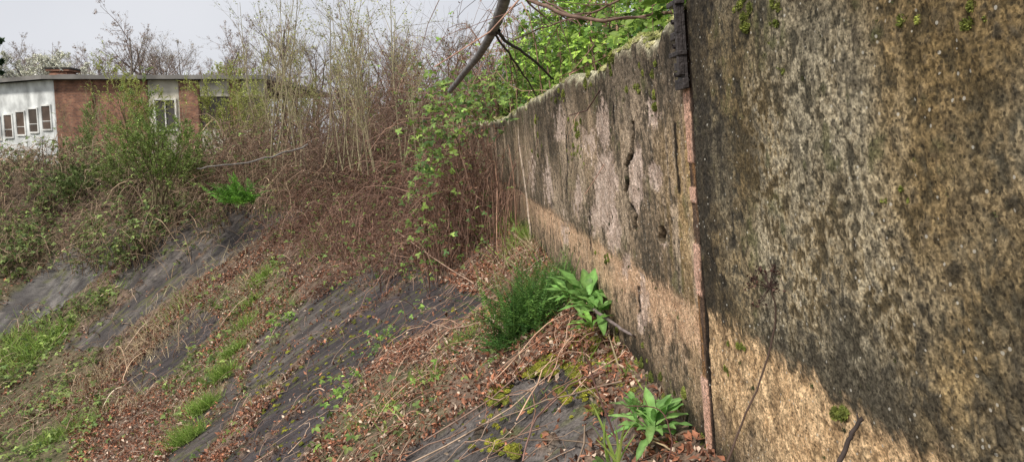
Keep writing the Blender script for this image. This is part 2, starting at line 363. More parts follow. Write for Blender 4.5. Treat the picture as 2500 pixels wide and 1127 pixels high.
    if not near:
        uu,vv=proj(wp(s,z));wx=34*(fbm(s*18,z*12,3,83)-.5)+14*(fi-.5);wy=80*(fbm(s*9,z*7,3,84)-.5)+30*(fi-.5)
        for (pu,pv,ru,rv) in pinks:
            k=sst(1.2,.7,((uu+wx-pu)/ru)**2+((vv+wy-pv)/rv)**2)*(.6+.4*sst(.38,.5,fi*.6+.4*st))
            a=mix(a,mix((.44,.33,.27),(.68,.54,.46),sst(.3,.7,sm)),k*.85);disp-=.006*k
        dc=dpoly(s,z,crack)+.0012*(sm-.5);k=sst(.0085,.0055,dc);a=mix(a,(.003,.003,.003),k);disp-=.02*k
        a=mix(a,a*.55,sst(.022,.006,dc)*(1-k)*.6)
        for q in crack2:
            dc=dpoly(s,z,q)+.004*(sm-.5);k=sst(.0055,.002,dc);a=mix(a,(.010,.008,.007),k*.95)
        dc=dpoly(s,z,hole)+.004*(fi-.5);k=sst(.012,.008,dc);a=mix(a,(.004,.004,.003),k);disp-=.05*k
        ck=np.abs(fbm(s*5,z*1.6,4,86)-.5);k=sst(.006,.001,ck)*sst(.48,.56,fbm(s*2,z*2,2,87));a=mix(a,(.025,.02,.015),k*.7);disp-=.005*k
    return a,disp
def topz(s): return .03*(fbm(s*3,0*s,4,91)-.5)+.022*(vn(s*22,0*s,92)-.5)
def wall_panel(s0,s1,top,near,ss,zs,thick=.16,label=None):
    nz=len(zs)
    S,Z=np.meshgrid(ss,zs,indexing='ij')
    S1=S[:,:1]
    topv=top+topz(S1)-.05*sst(.62,.8,vn(S1*4.2,0*S1,98))*(0 if near else 1)
    Zr=ZB-.3+(Z-(ZB-.3))*(topv-(ZB-.3))/(top-(ZB-.3))
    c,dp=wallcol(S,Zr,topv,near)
    e=np.minimum(S-s0,s1-S);dp=dp-.012*sst(.02,0,e)*(1+fbm(S*3,Zr*18,2,93))
    tb=topv-Zr;dp=dp-.02*sst(.035,0,tb+.02*(vn(S*30,Zr*0,99)-.5))
    if not near: c=mix(c,(.48,.45,.31),sst(.03+.07*vn(S*14,0*S,96),.0,tb+.04*(fbm(S*50,Zr*40,2,97)-.5))*.8)
    Pf=wp(S,Zr,dp)
    k=6;tt=np.linspace(.08,1,k)[None]*thick+0*S[:,:1]
    St=S[:,:1]+0*tt;x,y=sd2xy(St,LEAN*(ZT-ZB)-.015-tt)
    Pt=np.stack([x,y,topv+.006+.012*(fbm(St*12,tt*40,3,94)-.5)-.01*(tt>thick*.95)],-1)
    ct=mix((.50,.47,.33),(.24,.24,.11),sst(.35,.6,fbm(St*10,tt*20,3,95)))
    xb,yb=sd2xy(S[:,:1],LEAN*(ZT-ZB)-.017-thick-.1);Pb=np.stack([xb,yb,-.9+0*xb],-1)
    PP=np.concatenate([Pf,Pt,Pb],1);CC=np.concatenate([c,ct,np.full(Pb.shape,.1)],1)
    n,m=PP.shape[:2];i=np.arange(n-1)[:,None]*m+np.arange(m-1)
    A=Acc();A.add(PP-np.array([O[0],O[1],ZB]),q=np.stack([i,i+m,i+m+1,i+1],-1),c=CC.reshape(-1,3))
    for r_ in (0,n-1):
        fr=PP[r_]-np.array([O[0],O[1],ZB]);back=fr[:nz].copy();back[:,0]+= .15;
        V=np.concatenate([fr[:nz],back]);a=np.arange(nz-1)
        A.add(V,q=np.stack([a,a+1,a+1+nz,a+nz],-1),c=(.06,.045,.035))
    o=A.obj("wall_panel",M_wall,parent=wall,label=label);return o
zsN=np.arange(ZB-.3,ZT+.14,.0055)
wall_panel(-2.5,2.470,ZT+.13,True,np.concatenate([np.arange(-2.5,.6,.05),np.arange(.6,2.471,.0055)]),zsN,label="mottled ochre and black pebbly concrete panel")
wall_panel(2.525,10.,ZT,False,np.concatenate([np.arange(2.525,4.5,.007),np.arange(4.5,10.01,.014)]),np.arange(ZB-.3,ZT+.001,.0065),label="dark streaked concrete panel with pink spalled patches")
s_=10.02
for k in range(2):
    wall_panel(s_,s_+3.9,ZT-.03,False,np.arange(s_,s_+3.91,.03),np.arange(ZB-.3,ZT-.02,.03));s_+=3.92
zz=np.arange(ZB-.2,ZT,.006);A=Acc();cw=np.linspace(2.445,2.565,19)
S,Z=np.meshgrid(cw,zz)
kk=fbm(S*20,Z*4,3,101)
far_=np.ones(Z.shape,bool)
for (v0,v1) in ((215,400),(455,500),(590,725),(890,1085)):
    z0=wallsz(1690,v0)[1];z1=wallsz(1720,v1)[1];far_&=~((Z<z0)&(Z>z1))
rag=sst(.34,.42,fbm(S*60,Z*9,3,103)+.16*sst(.05,.0,np.abs(S-2.51))-.05)
m=np.where(far_,.12,1.)*rag*sst(2.46,2.475,S)
c=mix((.05,.035,.024),mix((.50,.27,.18),(.66,.46,.37),kk),m);c=mix(c,(.34,.18,.07),sst(.46,.6,fbm(S*40,Z*5,3,104))*(1-m)*.7*sst(2.47,2.49,S))
c=mix(c,(.014,.011,.009),sst(2.482,2.470,S)*.9)
Pp=wp(S,Z,.006+.012*m*(kk)-.022*np.abs((S-2.505)/.06)**4+.005*(fbm(S*90,Z*40,2,7)-.5))-np.array([O[0],O[1],ZB])
n,mm=Pp.shape[:2];i=np.arange(n-1)[:,None]*mm+np.arange(mm-1)
A.add(Pp,q=np.stack([i,i+1,i+mm+1,i+mm],-1),c=c.reshape(-1,3));A.obj("joint_strip",M_wall,parent=wall,label="broken pinkish joint filler between the panels")
# ---------------------------------------------------------------- iron post on the joint
def boxes(A,frame,lst,c):
    o,e1,e2,e3=frame
    for (x0,x1,y0,y1,z0,z1) in lst:
        b=min(x1-x0,y1-y0,z1-z0)*.15
        V=[];
        oc=[(x0+b,y0),(x1-b,y0),(x1,y0+b),(x1,y1-b),(x1-b,y1),(x0+b,y1),(x0,y1-b),(x0,y0+b)]
        cx,cy=(x0+x1)/2,(y0+y1)/2
        for z,sc in ((z0,1-2*b/(x1-x0+1e-6)),(z0+b,1),(z1-b,1),(z1,1-2*b/(x1-x0+1e-6))):
            for (x,y) in oc: V.append(o+e1*(cx+(x-cx)*sc)+e2*(cy+(y-cy)*sc)+e3*z)
        q=[(l*8+j,l*8+(j+1)%8,l*8+8+(j+1)%8,l*8+8+j) for l in range(3) for j in range(8)]
        q+=[(0,3,2,1),(0,5,4,3),(0,7,6,5),(24,25,26,27),(24,27,28,29),(24,29,30,31)]
        A.add(V,q=q,c=c)
e1=np.array([ud[0],ud[1],0]);e3=nrm(np.array([nd[0]*LEAN,nd[1]*LEAN,1.]));e2=np.cross(e3,e1);e2=e2 if e2[0]<0 else -e2
base=wp(2.50,.20,0.)
A=Acc();fr=(base,e1,e2,e3);ic=(.045,.038,.038)
boxes(A,fr,[(-.045,.040,.016,.026,.0,.75),(-.045,-.027,.026,.048,.04,.75),(-.049,.044,.015,.036,-.005,.03),(-.018,.026,.028,.040,.06,.085),(-.050,.046,.016,.050,.105,.12),(-.024,.026,.028,.048,.16,.185),(-.052,.046,.015,.048,.27,.285)],ic)
for z in (.045,.14,.22,.33):
    tubes(A,np.array([[base+e1*.002+e2*.02+e3*z,base+e1*.002+e2*.048+e3*z]]),np.array([[.010,.008]]),8,ic)
A.obj("iron_post",M_iron,smooth=False,label="dark corroded iron post bolted over the wall joint",category="post")
# ---------------------------------------------------------------- leaning tubular pole with braces
pole=empty("leaning_pole",tuple(W(1205,70,5.5)),label="grey weathered pole leaning over the wall with dark braces",category="pole")
po=np.array(pole.location)
def curve(pts,K,wob=0):
    pts=np.array(pts);t=np.linspace(0,len(pts)-1,K);i=np.minimum(t.astype(int),len(pts)-2);g=(t-i)[:,None]
    p0=pts[np.maximum(i-1,0)];p1=pts[i];p2=pts[i+1];p3=pts[np.minimum(i+2,len(pts)-1)]
    c=.5*((2*p1)+(-p0+p2)*g+(2*p0-5*p1+4*p2-p3)*g**2+(-p0+3*p1-3*p2+p3)*g**3)
    return c+rng.normal(size=c.shape)*wob
A=Acc();P=curve([W(1262,-130,4.6),W(1232,-5,5.0),W(1205,70,5.4),W(1165,140,6.2),W(1098,222,7.2)],24,.003)
tubes(A,P[None]-po,np.linspace(.046,.026,24)[None],10,(.19,.18,.18));A.obj("pole_shaft",M_bark,parent=pole)
for pts,r in (([W(1212,78,5.4),W(1240,105,5.6),W(1275,128,5.9),W(1320,165,6.3),W(1352,195,6.7)],.014),([W(1206,74,5.4),W(1225,110,5.6),W(1255,150,6.0),W(1290,200,6.6),W(1312,240,7.2)],.010),([W(1198,70,5.4),W(1212,76,5.4)],.05)):
    A=Acc();P=curve(pts,16,.006 if r<.04 else .001);tubes(A,P[None]-po,np.linspace(r,r*.7,16)[None],8,(.06,.05,.047) if r<.04 else (.1,.09,.09));A.obj("brace" if r<.04 else "collar",M_bark,parent=pole)
# ---------------------------------------------------------------- moss
def moss(A,Cn,Nm,r,ca,cb,spk=90,flat=.6):
    N=len(Cn);Nm=nrm(Nm);ref=np.tile([[.3,.2,.9]],(N,1));a=nrm(np.cross(Nm,ref));b=np.cross(Nm,a)
    th,ph=np.meshgrid(np.arange(8)*np.pi/4,np.array([-.2,.35,.85,1.35,1.57]));th=th.ravel();ph=ph.ravel()
    loc=np.stack([np.cos(th)*np.cos(ph),np.sin(th)*np.cos(ph),np.sin(ph)*flat],-1)
    rr=r[:,None]*(1+.2*rng.normal(size=(N,len(th))))
    V=Cn[:,None]+rr[...,None]*(a[:,None]*loc[:,0,None]+b[:,None]*loc[:,1,None]+Nm[:,None]*loc[:,2,None])
    i=np.arange(N)[:,None,None]*40+np.arange(4)[:,None]*8;j=np.arange(8)
    cc=rc(N,ca,cb,.2)
    A.add(V,q=np.stack([i+j,i+(j+1)%8,i+8+(j+1)%8,i+8+j],-1),c=np.repeat(cc*.7,40,axis=0))
    idx=np.repeat(np.arange(N),spk);l=rdir(len(idx));l[:,2]=np.abs(l[:,2]);l2=l*np.array([1,1,flat])
    D=a[idx]*l[:,:1]+b[idx]*l[:,1:2]+Nm[idx]*l[:,2:]
    B=Cn[idx]+r[idx][:,None]*(a[idx]*l2[:,:1]+b[idx]*l2[:,1:2]+Nm[idx]*l2[:,2:])*.93
    D=nrm(D+.5*rdir(len(idx)))
    diam(A,B,D,rdir(len(idx)),r[idx]*.35+.003,r[idx]*.14+.0012,cc[idx]*np.exp(rng.normal(size=(len(idx),1))*.3),0)
nw=np.array([nd[0],nd[1],.3])
A=Acc()
N=1100;s=2.53+9.5*rng.random(N)**1.4;s=s[fbm(s*2.5,s*0,3,170)>.44];N=len(s);dd=LEAN*(ZT-ZB)-.005-.15*rng.random(N)**2.2;x,y=sd2xy(s,dd)
tz=ZT+topz(s)-.05*sst(.62,.8,vn(s*4.2,0*s,98))
moss(A,np.stack([x,y,tz+.002+.006*rng.random(N)-.02*(dd>LEAN*(ZT-ZB)-.02)],-1),np.tile([[0,0,1.]],(N,1))+nw*.4,.006+.018*rng.random(N)**2,(.46,.43,.24),(.24,.26,.08),30)
A.obj("coping_moss",M_moss,kind="stuff",label="pale yellow moss along the wall coping",category="moss")
A=Acc()
pts=[];rr=[]
def mw(u,v,n,su,sv_,r0):
    for k in range(n):
        s,z=wallsz(u+rng.normal()*su,v+rng.normal()*sv_)
        if s>2.44 and s<2.57: continue
        if s>2.5 and z>ZT: continue
        pts.append(wp(s,z,.002));rr.append(r0*rng.uniform(.4,1.2))
for a in [(1825,20,10,10,20,.014),(1825,65,6,6,6,.014),(1905,20,9,8,18,.012),(1893,100,9,5,14,.011),(1915,150,3,4,10,.009),(2215,52,2,3,3,.011),(2250,48,1,1,1,.01),(2055,1010,8,6,6,.012),(1497,145,8,5,16,.022),(1437,200,8,6,10,.02),(1415,320,18,8,22,.02),(1408,380,14,8,18,.014),(1430,410,10,5,30,.012),(1550,215,8,20,10,.014),(1585,170,6,12,10,.014),(1600,250,7,3,20,.012),(1370,240,10,10,14,.02),(1310,310,12,6,30,.022),(1480,640,5,8,15,.014),(1810,850,5,8,10,.01),(1780,910,4,8,8,.008),(2230,460,5,30,60,.008),(2380,60,4,20,20,.010),(1600,980,18,22,35,.018),(1560,900,14,20,30,.018),(1650,1040,22,20,35,.016),(1700,1110,22,22,20,.015),(1500,830,14,15,20,.02)]: mw(*a)
moss(A,np.array(pts),np.tile(nw,(len(pts),1)),np.array(rr),(.19,.21,.05),(.09,.11,.025),110,.7)
N=1300;s=.7+8*rng.random(N);z=ZB+(ZT-ZB)*rng.random(N)**.7;k=(fbm(s*5,z*4,3,111)>.5)&(np.abs(s-2.5)>.07);s=s[k];z=z[k]
moss(A,wp(s,z,.0),np.tile(nw,(len(s),1)),.003+.007*rng.random(len(s))**2,(.09,.10,.035),(.04,.042,.022),30,.5)
A.obj("wall_moss",M_moss,kind="stuff",label="small green moss cushions clinging to the wall face",category="moss")
A=Acc();pts=[];rr=[]
for (u,v,n,su,sv_,r0) in [(1440,825,170,40,18,.036),(1400,855,90,30,14,.032),(1480,890,170,38,28,.032),(1460,950,110,40,25,.026),(1300,915,90,30,9,.022),(1215,975,70,14,12,.022),(1350,885,60,20,8,.022),(1540,955,150,30,30,.026),(1640,1060,110,30,30,.02),(1700,1110,80,25,15,.02),(1210,1110,14,16,8,.018),(1250,1115,14,8,6,.024),(1210,1050,10,15,15,.014),(1090,1030,10,20,20,.012),(700,1060,12,20,25,.013),(640,1000,14,60,10,.02),(660,955,24,20,15,.016),(820,800,40,60,50,.014),(720,900,30,40,35,.014),(1010,830,14,20,10,.014),(1190,880,30,30,15,.02)]:
    for k in range(n):
        p,s,d=hit(u+rng.normal()*su,min(v+rng.normal()*sv_,1200))
        if d<.03: continue
        pts.append(p+np.array([0,0,.03+.02*rng.random()]));rr.append(r0*rng.uniform(.35,1.25)*max(1,p[1]/5))
N=1800;s=1.5+16*rng.random(N);d=4*rng.random(N);k=vn(s*3,d*1.2,120)>.55;s=s[k];d=d[k];q=gp(s,d,.012);pts+=list(q);rr+=list(.006+.014*rng.random(len(q))**2)
nb=np.array([nd[0]*.5,0,1.])
moss(A,np.array(pts),np.tile(nb,(len(pts),1)),np.array(rr),(.28,.27,.035),(.12,.14,.03),70,.6)
A.obj("ground_moss",M_moss,kind="stuff",label="yellow green moss cushions on the bank",category="moss")
# ---------------------------------------------------------------- leaf litter
def scat(N,s0,s1,d0,d1,pw=1.):
    s=s0+(s1-s0)*rng.random(N)**pw;d=d0+(d1-d0)*rng.random(N);return s,d
A=Acc()
for (N,s0,s1,d0,d1,sz) in ((110000,1.2,9,0,5,.034),(14000,1.2,9,0,.7,.036),(110000,7,22,0,7,.05),(16000,20,36,1,9,.07)):
    s,d=scat(N,s0,s1,d0,d1);p=gp(s,d,.045);b,_=baremask(s,d,p)
    g=.6*fbm(s*2.5,d*1.4,3,131)+.4*fbm(s*9,d*6,2,132);k=rng.random(N)<np.where(b>0,.018+.09*sst(.58,.64,g)+.10*sst(.5,.0,d),sst(.36,.5,g)*.85+.15)
    p=p[k];n=len(p);p[:,2]+=.045*rng.random(n)-np.where(b[k]>0,.035,0)
    c=rc(n,(.27,.115,.065),(.10,.055,.04),.4);m=rng.random(n)<.18;c[m]=rc(m.sum(),(.46,.36,.28),(.32,.25,.19),.2)
    U=nrm(np.array([-.45,0,1])+.6*rng.normal(size=(n,3)))
    L=sz*rng.uniform(.5,1.4,n)
    leaves(A,p,rdir(n,0),U,L,L*rng.uniform(.35,.7,n),S=2,pr=lambda t:np.array([.1,1,.05]),bend=rng.uniform(-.3,.6,n),fold=.35,c=c)
A.obj("leaf_litter",M_dead,kind="stuff",label="reddish brown dead leaf litter over the bank",category="dead leaves")
# ---------------------------------------------------------------- dead twigs and canes lying on the bank
A=Acc()
def lying(N,s0,s1,d0,d1,Ls,r,ca,cb,lift=.06,clump=True):
    s,d=scat(N,s0,s1,d0,d1)
    if clump:
        p=gp(s,d);b,_=baremask(s,d,p);k=(rng.random(N)<np.where(b>0,.16,1))&(fbm(s*1.3,d*1.3,3,135)>.42);s=s[k];d=d[k];N=len(s)
    an=rng.uniform(0,2*np.pi,N)
    L=Ls*rng.uniform(.25,1.4,N);K=9;t=np.linspace(-.5,.5,K)
    cv=rng.normal(0,.9,N)[:,None]*(t**2)
    ss=s[:,None]+L[:,None]*(np.cos(an)[:,None]*t-np.sin(an)[:,None]*cv);dd=np.maximum(d[:,None]+L[:,None]*(np.sin(an)[:,None]*t+np.cos(an)[:,None]*cv),.02)
    P=gp(ss,dd,.05);P[...,2]+=(lift*rng.random(N)[:,None]*(1-4*t*t)*L[:,None]*2+.02*rng.random(N)[:,None]);P+=rng.normal(size=P.shape)*.006
    tubes(A,P,(r*rng.uniform(.5,1.4,N))[:,None]*np.linspace(1.2,.6,K),4,rc(N,ca,cb,.35))
lying(1300,1.6,8,.05,4,.36,.0024,(.12,.07,.06),(.36,.27,.2))
lying(450,3.5,9,.05,1.6,.5,.0028,(.20,.10,.07),(.36,.24,.17),.15)
lying(1100,7,20,.05,6,.45,.004,(.15,.09,.07),(.36,.26,.2),.2)
lying(700,18,34,1,8,.8,.007,(.16,.10,.08),(.34,.26,.19),.2)
lying(60,1.8,7,.3,3.5,1.0,.0034,(.12,.07,.06),(.34,.25,.18),.03,False)
for pts,r,cc in (([hit(1000,585)[0]+np.array([0,-2,.45]),W(1090,650,9.0),W(1205,722,7.0),W(1235,745,6.6)],.007,(.34,.23,.17)),
                 ([W(1275,1127,2.7),W(1310,1020,3.1),W(1390,940,3.5),W(1470,905,3.6)],.004,(.2,.12,.10)),
                 ([W(1190,780,5.6),W(1100,800,6.0),W(1030,780,6.8)],.005,(.30,.2,.15))):
    P=curve(pts,16,.003);tubes(A,P[None],np.full((1,16),r),6,cc)
A.obj("dead_twigs",M_twig,kind="stuff",label="dry bramble canes and twigs strewn over the bank",category="twigs")
# ---------------------------------------------------------------- grass
A=Acc()
def tuft(p,n,r,h,ca,cb,w=.004,lean=.35,el=1.):
    a=rng.normal(0,r,n);b=rng.normal(0,r,n)
    s0,d0=xy2sd(p[0],p[1]);ss=s0+a;dd=np.maximum(d0+b*el,.02);B=gp(ss,dd,.015)
    D=rdir(n,0,lean);D[:,2]=1.;D[:,0]-=.15
    leaves(A,B,D,rdir(n),h*rng.uniform(.4,1.2,n),w*rng.uniform(.7,1.4,n),S=4,pr=lambda t:np.array([.8,1,.9,.6,.05]),bend=rng.uniform(0,.7,n),fold=.1,c=rc(n,ca,cb,.25))
G1=(.15,.25,.05);G2=(.29,.37,.10);Gd=(.46,.40,.25)
for (u,v,n,r,h) in [(640,690,300,.2,.34),(615,745,160,.14,.3),(600,800,260,.15,.3),(570,870,350,.13,.34),(545,925,420,.12,.36),(495,1005,420,.12,.36),(455,1080,420,.13,.36),(130,1080,350,.3,.35),(150,820,260,.3,.4),(80,870,420,.5,.5),(30,860,420,.5,.5),(230,575,140,.25,.45),(300,610,120,.5,.3),(1130,850,160,.10,.22),(1290,600,350,.22,.4),(1240,560,200,.2,.4),(780,600,160,.35,.3),(750,430,100,.4,.5),(940,1010,180,.10,.14),(880,1050,140,.08,.14),(1060,930,140,.1,.16),(690,490,200,.5,.3),(1290,1000,40,.05,.1),(250,740,160,.5,.3),(430,760,160,.4,.3),(1560,930,70,.05,.12),(1640,1030,70,.05,.12),(1520,880,60,.05,.12)]:
    p,s,d=hit(u,min(v,1180));tuft(p,int(n*1.3),r*.85,h*.8,G1,G2,.0045*max(1,p[1]/6))
for (u,v,n,r,h) in [(380,800,260,.5,.4),(440,740,220,.5,.35),(330,860,240,.5,.4),(600,700,120,.3,.3),(520,480,500,.35,.9),(560,640,160,.4,.3),(250,1010,200,.4,.4),(660,960,60,.12,.25),(280,920,240,.5,.4),(200,960,200,.5,.4),(1290,640,200,.2,.4),(420,830,200,.5,.35),(350,980,160,.3,.3),(520,970,120,.15,.25),(590,830,120,.2,.25)]:
    p,s,d=hit(u,v);tuft(p,n,r,h*.8,Gd,(.38,.30,.2),.004*max(1,p[1]/6),.8)
for (u,v,n) in ((1300,800,170),(1370,760,90)):
    p,s,d=hit(u,v);tuft(p,n,.11,.52,(.07,.16,.035),(.17,.29,.07),.006,.45)
N=11000;s,d=scat(N,2,30,0.,9);p=gp(s,d,.01);gmk=greenmask(s,d,p);b,_=baremask(s,d,p);cl=fbm(s*2,d*1.2,3,145);k=(rng.random(N)<np.where(gmk,.45*sst(.42,.6,cl),.12))&(b<.5);p=p[k];n=len(p)
idx=np.repeat(np.arange(n),7);m=len(idx);B=p[idx]+rng.normal(0,.05,(m,3))*np.array([1,1,.1]);D=rdir(m,0,.4);D[:,2]=1
leaves(A,B,D,rdir(m),rng.uniform(.06,.2,m),.006*rng.uniform(.7,1.6,m),S=2,pr=lambda t:np.array([.9,1,.05]),bend=rng.uniform(0,.6,m),fold=.1,c=np.where(rng.random((m,1))<.4,rc(m,G1,G2),rc(m,Gd,(.34,.26,.17))))
p0=W(1500,1150,2.3)
for k in range(9):
    D=np.array([[rng.normal(0,.2)-.12,rng.normal(0,.2),1.]]);leaves(A,p0[None]+rng.normal(0,.012,(1,3)),D,rdir(1),rng.uniform(.12,.24),.014,S=6,pr=lambda t:(1-t)**.5*.95+.03,bend=.3,fold=.2,c=rc(1,G1,G2,.1))
A.obj("grass",M_grass,kind="stuff",label="fresh green and straw coloured grass tufts on the bank",category="grass")
# ---------------------------------------------------------------- weeds / bramble sprigs
def trefoil(A,Cn,size,ca,cb,j=.25,up=1.,D0=None):
    N=len(Cn)
    if N==0:return
    U=nrm(np.array([0,-.25,up])+.5*rng.normal(size=(N,3)));D=rng.normal(size=(N,3));D=nrm(D-(D*U).sum(1,keepdims=True)*U)
    Sd=np.cross(D,U);c=rc(N,ca,cb,j);L=size*rng.uniform(.6,1.3,N)
    for a,k in ((0,1.15),(1.25,.9),(-1.25,.9)):
        DD=D*math.cos(a)+Sd*math.sin(a)
        leaves(A,Cn+DD*(L*.12)[:,None],DD,U,L*k,L*k*.66,S=3,pr=lambda t:np.array([.15,1,.8,.03]),bend=rng.uniform(.0,.45,N),fold=.18,c=c*np.exp(rng.normal(size=(N,1))*.12))
A=Acc()
N=26000;s,d=scat(N,2,32,.1,9.5);p=gp(s,d,0);gmk=greenmask(s,d,p);b,_=baremask(s,d,p);cl=fbm(s*1.6,d*1.6,3,141)
k=(rng.random(N)<np.where(gmk,.8*sst(.42,.62,cl),.16*sst(.5,.6,cl)))&(b<.5);p=p[k];n=len(p);p[:,2]+=.04+.22*rng.random(n)
trefoil(A,p,np.minimum(.04*np.maximum(1,p[:,1]/9),.075),(.09,.15,.04),(.22,.27,.08),.35)
for (u,v,n,r,h) in [(830,1000,26,.10,.16),(860,960,22,.10,.2),(940,840,24,.12,.16),(900,880,12,.1,.12),(780,1105,18,.06,.12),(960,1020,14,.1,.06),(1020,770,14,.12,.1),(1075,930,26,.12,.08),(700,790,40,.2,.18),(1000,690,16,.15,.3),(740,440,20,.5,.3)]:
    q,s,d=hit(u,v);c_=q+rng.normal(0,r,(n,3))*np.array([1,1,.3]);c_[:,2]+=.03+h*rng.random(n);trefoil(A,c_,.04*max(1,q[1]/8),(.11,.22,.04),(.22,.32,.07))
for (u,v,n) in [(1500,920,14),(1580,990,16),(1660,1090,18),(1380,1000,8),(1420,890,14)]:
    q,s,d=hit(u,v);c_=q+rng.normal(0,.06,(n,3))*np.array([1,1,.2]);c_[:,2]+=.02+.04*rng.random(n);trefoil(A,c_,.016,(.11,.2,.04),(.22,.32,.07))
A.obj("weeds",M_leaf,kind="stuff",label="low green weeds and bramble sprigs over the bank",category="weeds")
# ---------------------------------------------------------------- bramble thicket
def thicket(A,N,s0,s1,d0,d1,hh,ll,r,ca,cb,down=.8,kid=3,K=10,kl=.45,wob=.06,thr=.33):
    s,d=scat(N,s0,s1,d0,d1)
    k=fbm(s*.9,d*.9,2,160)>thr;s=s[k];d=d[k];N=len(s)
    x,y=sd2xy(s,d);z=np.where(d>0,zin(s,np.maximum(d,0)),np.where((d>-.2)&(s<17.8),ZT,-.38-.5*sst(17,22,s)))
    B=np.stack([x,y,z],-1)
    ph=np.maximum(s-S0,0)/R+al;n_=-np.stack([np.cos(ph),np.sin(ph)],-1)
    hd=nrm(n_*down+rng.normal(0,.9,(N,2)))
    hv=.45+1.1*fbm(s*.8,d*.6,2,161)
    L=ll*rng.uniform(.3,1.3,N);h=hh*rng.uniform(.25,1.15,N)*hv
    t=np.linspace(0,1,K)
    P=B[:,None]+np.concatenate([hd[:,None]*(L[:,None]*t**1.2)[...,None],(h[:,None]*(np.sin(np.pi*t**.8*rng.uniform(.5,1.0,(N,1))))-.25*L[:,None]*t**2)[...,None]],-1)
    P+=np.cumsum(rng.normal(0,wob,P.shape)*hh*.6,axis=1)*np.linspace(0,1,K)[:,None]
    Rr=(r*rng.uniform(.5,1.6,N))[:,None]*np.linspace(1.2,.4,K)
    c=rc(N,ca,cb,.4);tubes(A,P,Rr,3,c)
    if kid:
        P2_,R2,L2=children(P,Rr,L,kid,.15,1.3,kl,.0,6,.4,.6);tubes(A,P2_,R2,3,rc(len(P2_),ca,cb,.45))
        return P2_
    return P
RB=(.085,.045,.035);RB2=(.27,.17,.125)
A=Acc();LP=[]
LP.append(thicket(A,1300,11,19,-.9,.9,1.5,1.5,.006,RB,RB2,.3,6,kl=.45,wob=.10))
LP.append(thicket(A,950,17,25,-1.5,1.0,1.8,1.7,.008,(.10,.06,.045),(.28,.20,.14),.3,6,kl=.45,wob=.10))
LP.append(thicket(A,330,9.6,13,.35,1.3,1.1,.8,.0055,RB,RB2,.2,6,kl=.45,wob=.08))
LP.append(thicket(A,600,12,21,.8,2.2,.9,1.0,.005,RB,RB2,.2,6,kl=.5,wob=.10))
thicket(A,70,8.2,11.5,.1,.5,.95,.35,.004,RB,(.28,.17,.12),.1,3,wob=.06)
thicket(A,150,6,18,.5,4,.28,.5,.003,RB,(.30,.2,.15),.1,3)
A.obj("bramble_thicket",M_twig,kind="stuff",label="dense reddish brown tangle of bare bramble canes over the wall",category="bramble")
Al=Acc()
for P in LP:
    idx=rng.integers(0,len(P),int(len(P)*.20));c_=P[idx,rng.integers(1,6,len(idx))];trefoil(Al,c_,.048,(.08,.14,.04),(.20,.28,.07))
    idx=rng.integers(0,len(P),int(len(P)*.9));c_=P[idx,rng.integers(1,6,len(idx))];diam(Al,c_,rdir(len(c_)),rdir(len(c_)),.055,.034,rc(len(c_),(.09,.045,.03),(.21,.115,.075),.35))
for (u,v,Y,n,su,sv_,sz) in [(1075,250,10.5,150,45,40,.06),(1060,340,10,90,40,35,.06),(1045,400,9.5,60,35,30,.055),(1020,470,9,40,25,40,.05),(1060,560,8.4,34,30,40,.045),(1030,650,8.,16,30,30,.04),(1160,230,9,150,60,30,.055),(1110,300,10.,90,60,30,.05),(1200,560,8,16,30,40,.04),(1240,230,8.4,60,30,22,.045)]:
    c_=np.array([W(u+rng.normal()*su,v+rng.normal()*sv_,Y+rng.normal()*.5) for k in range(n)]);trefoil(Al,c_,sz,(.06,.12,.035),(.20,.28,.06),.35)
Al.obj("bramble_leaves",M_leaf,kind="stuff",label="green bramble leaves over the bare cane tangle",category="bramble")
A=Acc()
FB=((.12,.08,.055),(.30,.22,.15))
P=thicket(A,1700,21,38,-2.2,1.3,1.05,1.4,.009,*FB,.2,5,thr=.2,wob=.09);P2=thicket(A,1200,23,38,1.0,3.4,.75,1.2,.008,*FB,.2,5,thr=.3,wob=.09);P3=thicket(A,500,18,34,4.5,9,.5,.8,.007,*FB,.2,4,thr=.42)
A.obj("bramble_thicket",M_twig,kind="stuff",label="brown and green bramble scrub along the far bank edge",category="bramble")
Al=Acc()
for Q,f in ((P,2.4),(P2,2.6),(P3,2.)):
    idx=rng.integers(0,len(Q),int(len(Q)*f));c_=Q[idx,rng.integers(1,6,len(idx))];ss,dd_=xy2sd(c_[:,0],c_[:,1]);k=rng.random(len(c_))<.1+.8*sst(21,26,ss)*sst(.38,.56,fbm(ss*.9,dd_*.9+c_[:,2],3,163));trefoil(Al,c_[k],.065,(.06,.10,.03),(.18,.23,.07),.4)
Al.obj("scrub_leaves",M_leaf,kind="stuff",label="muted green leaves covering the far scrub",category="bramble")
A=Acc();P=curve([W(478,412,13.5),W(560,402,14),W(640,388,14.5),W(700,372,15),W(755,352,15.5)],20,.015);tubes(A,P[None],np.linspace(.012,.02,20)[None],8,(.26,.24,.22));A.obj("fallen_branch",M_bark,label="grey dead branch lying across the brambles",category="branch")
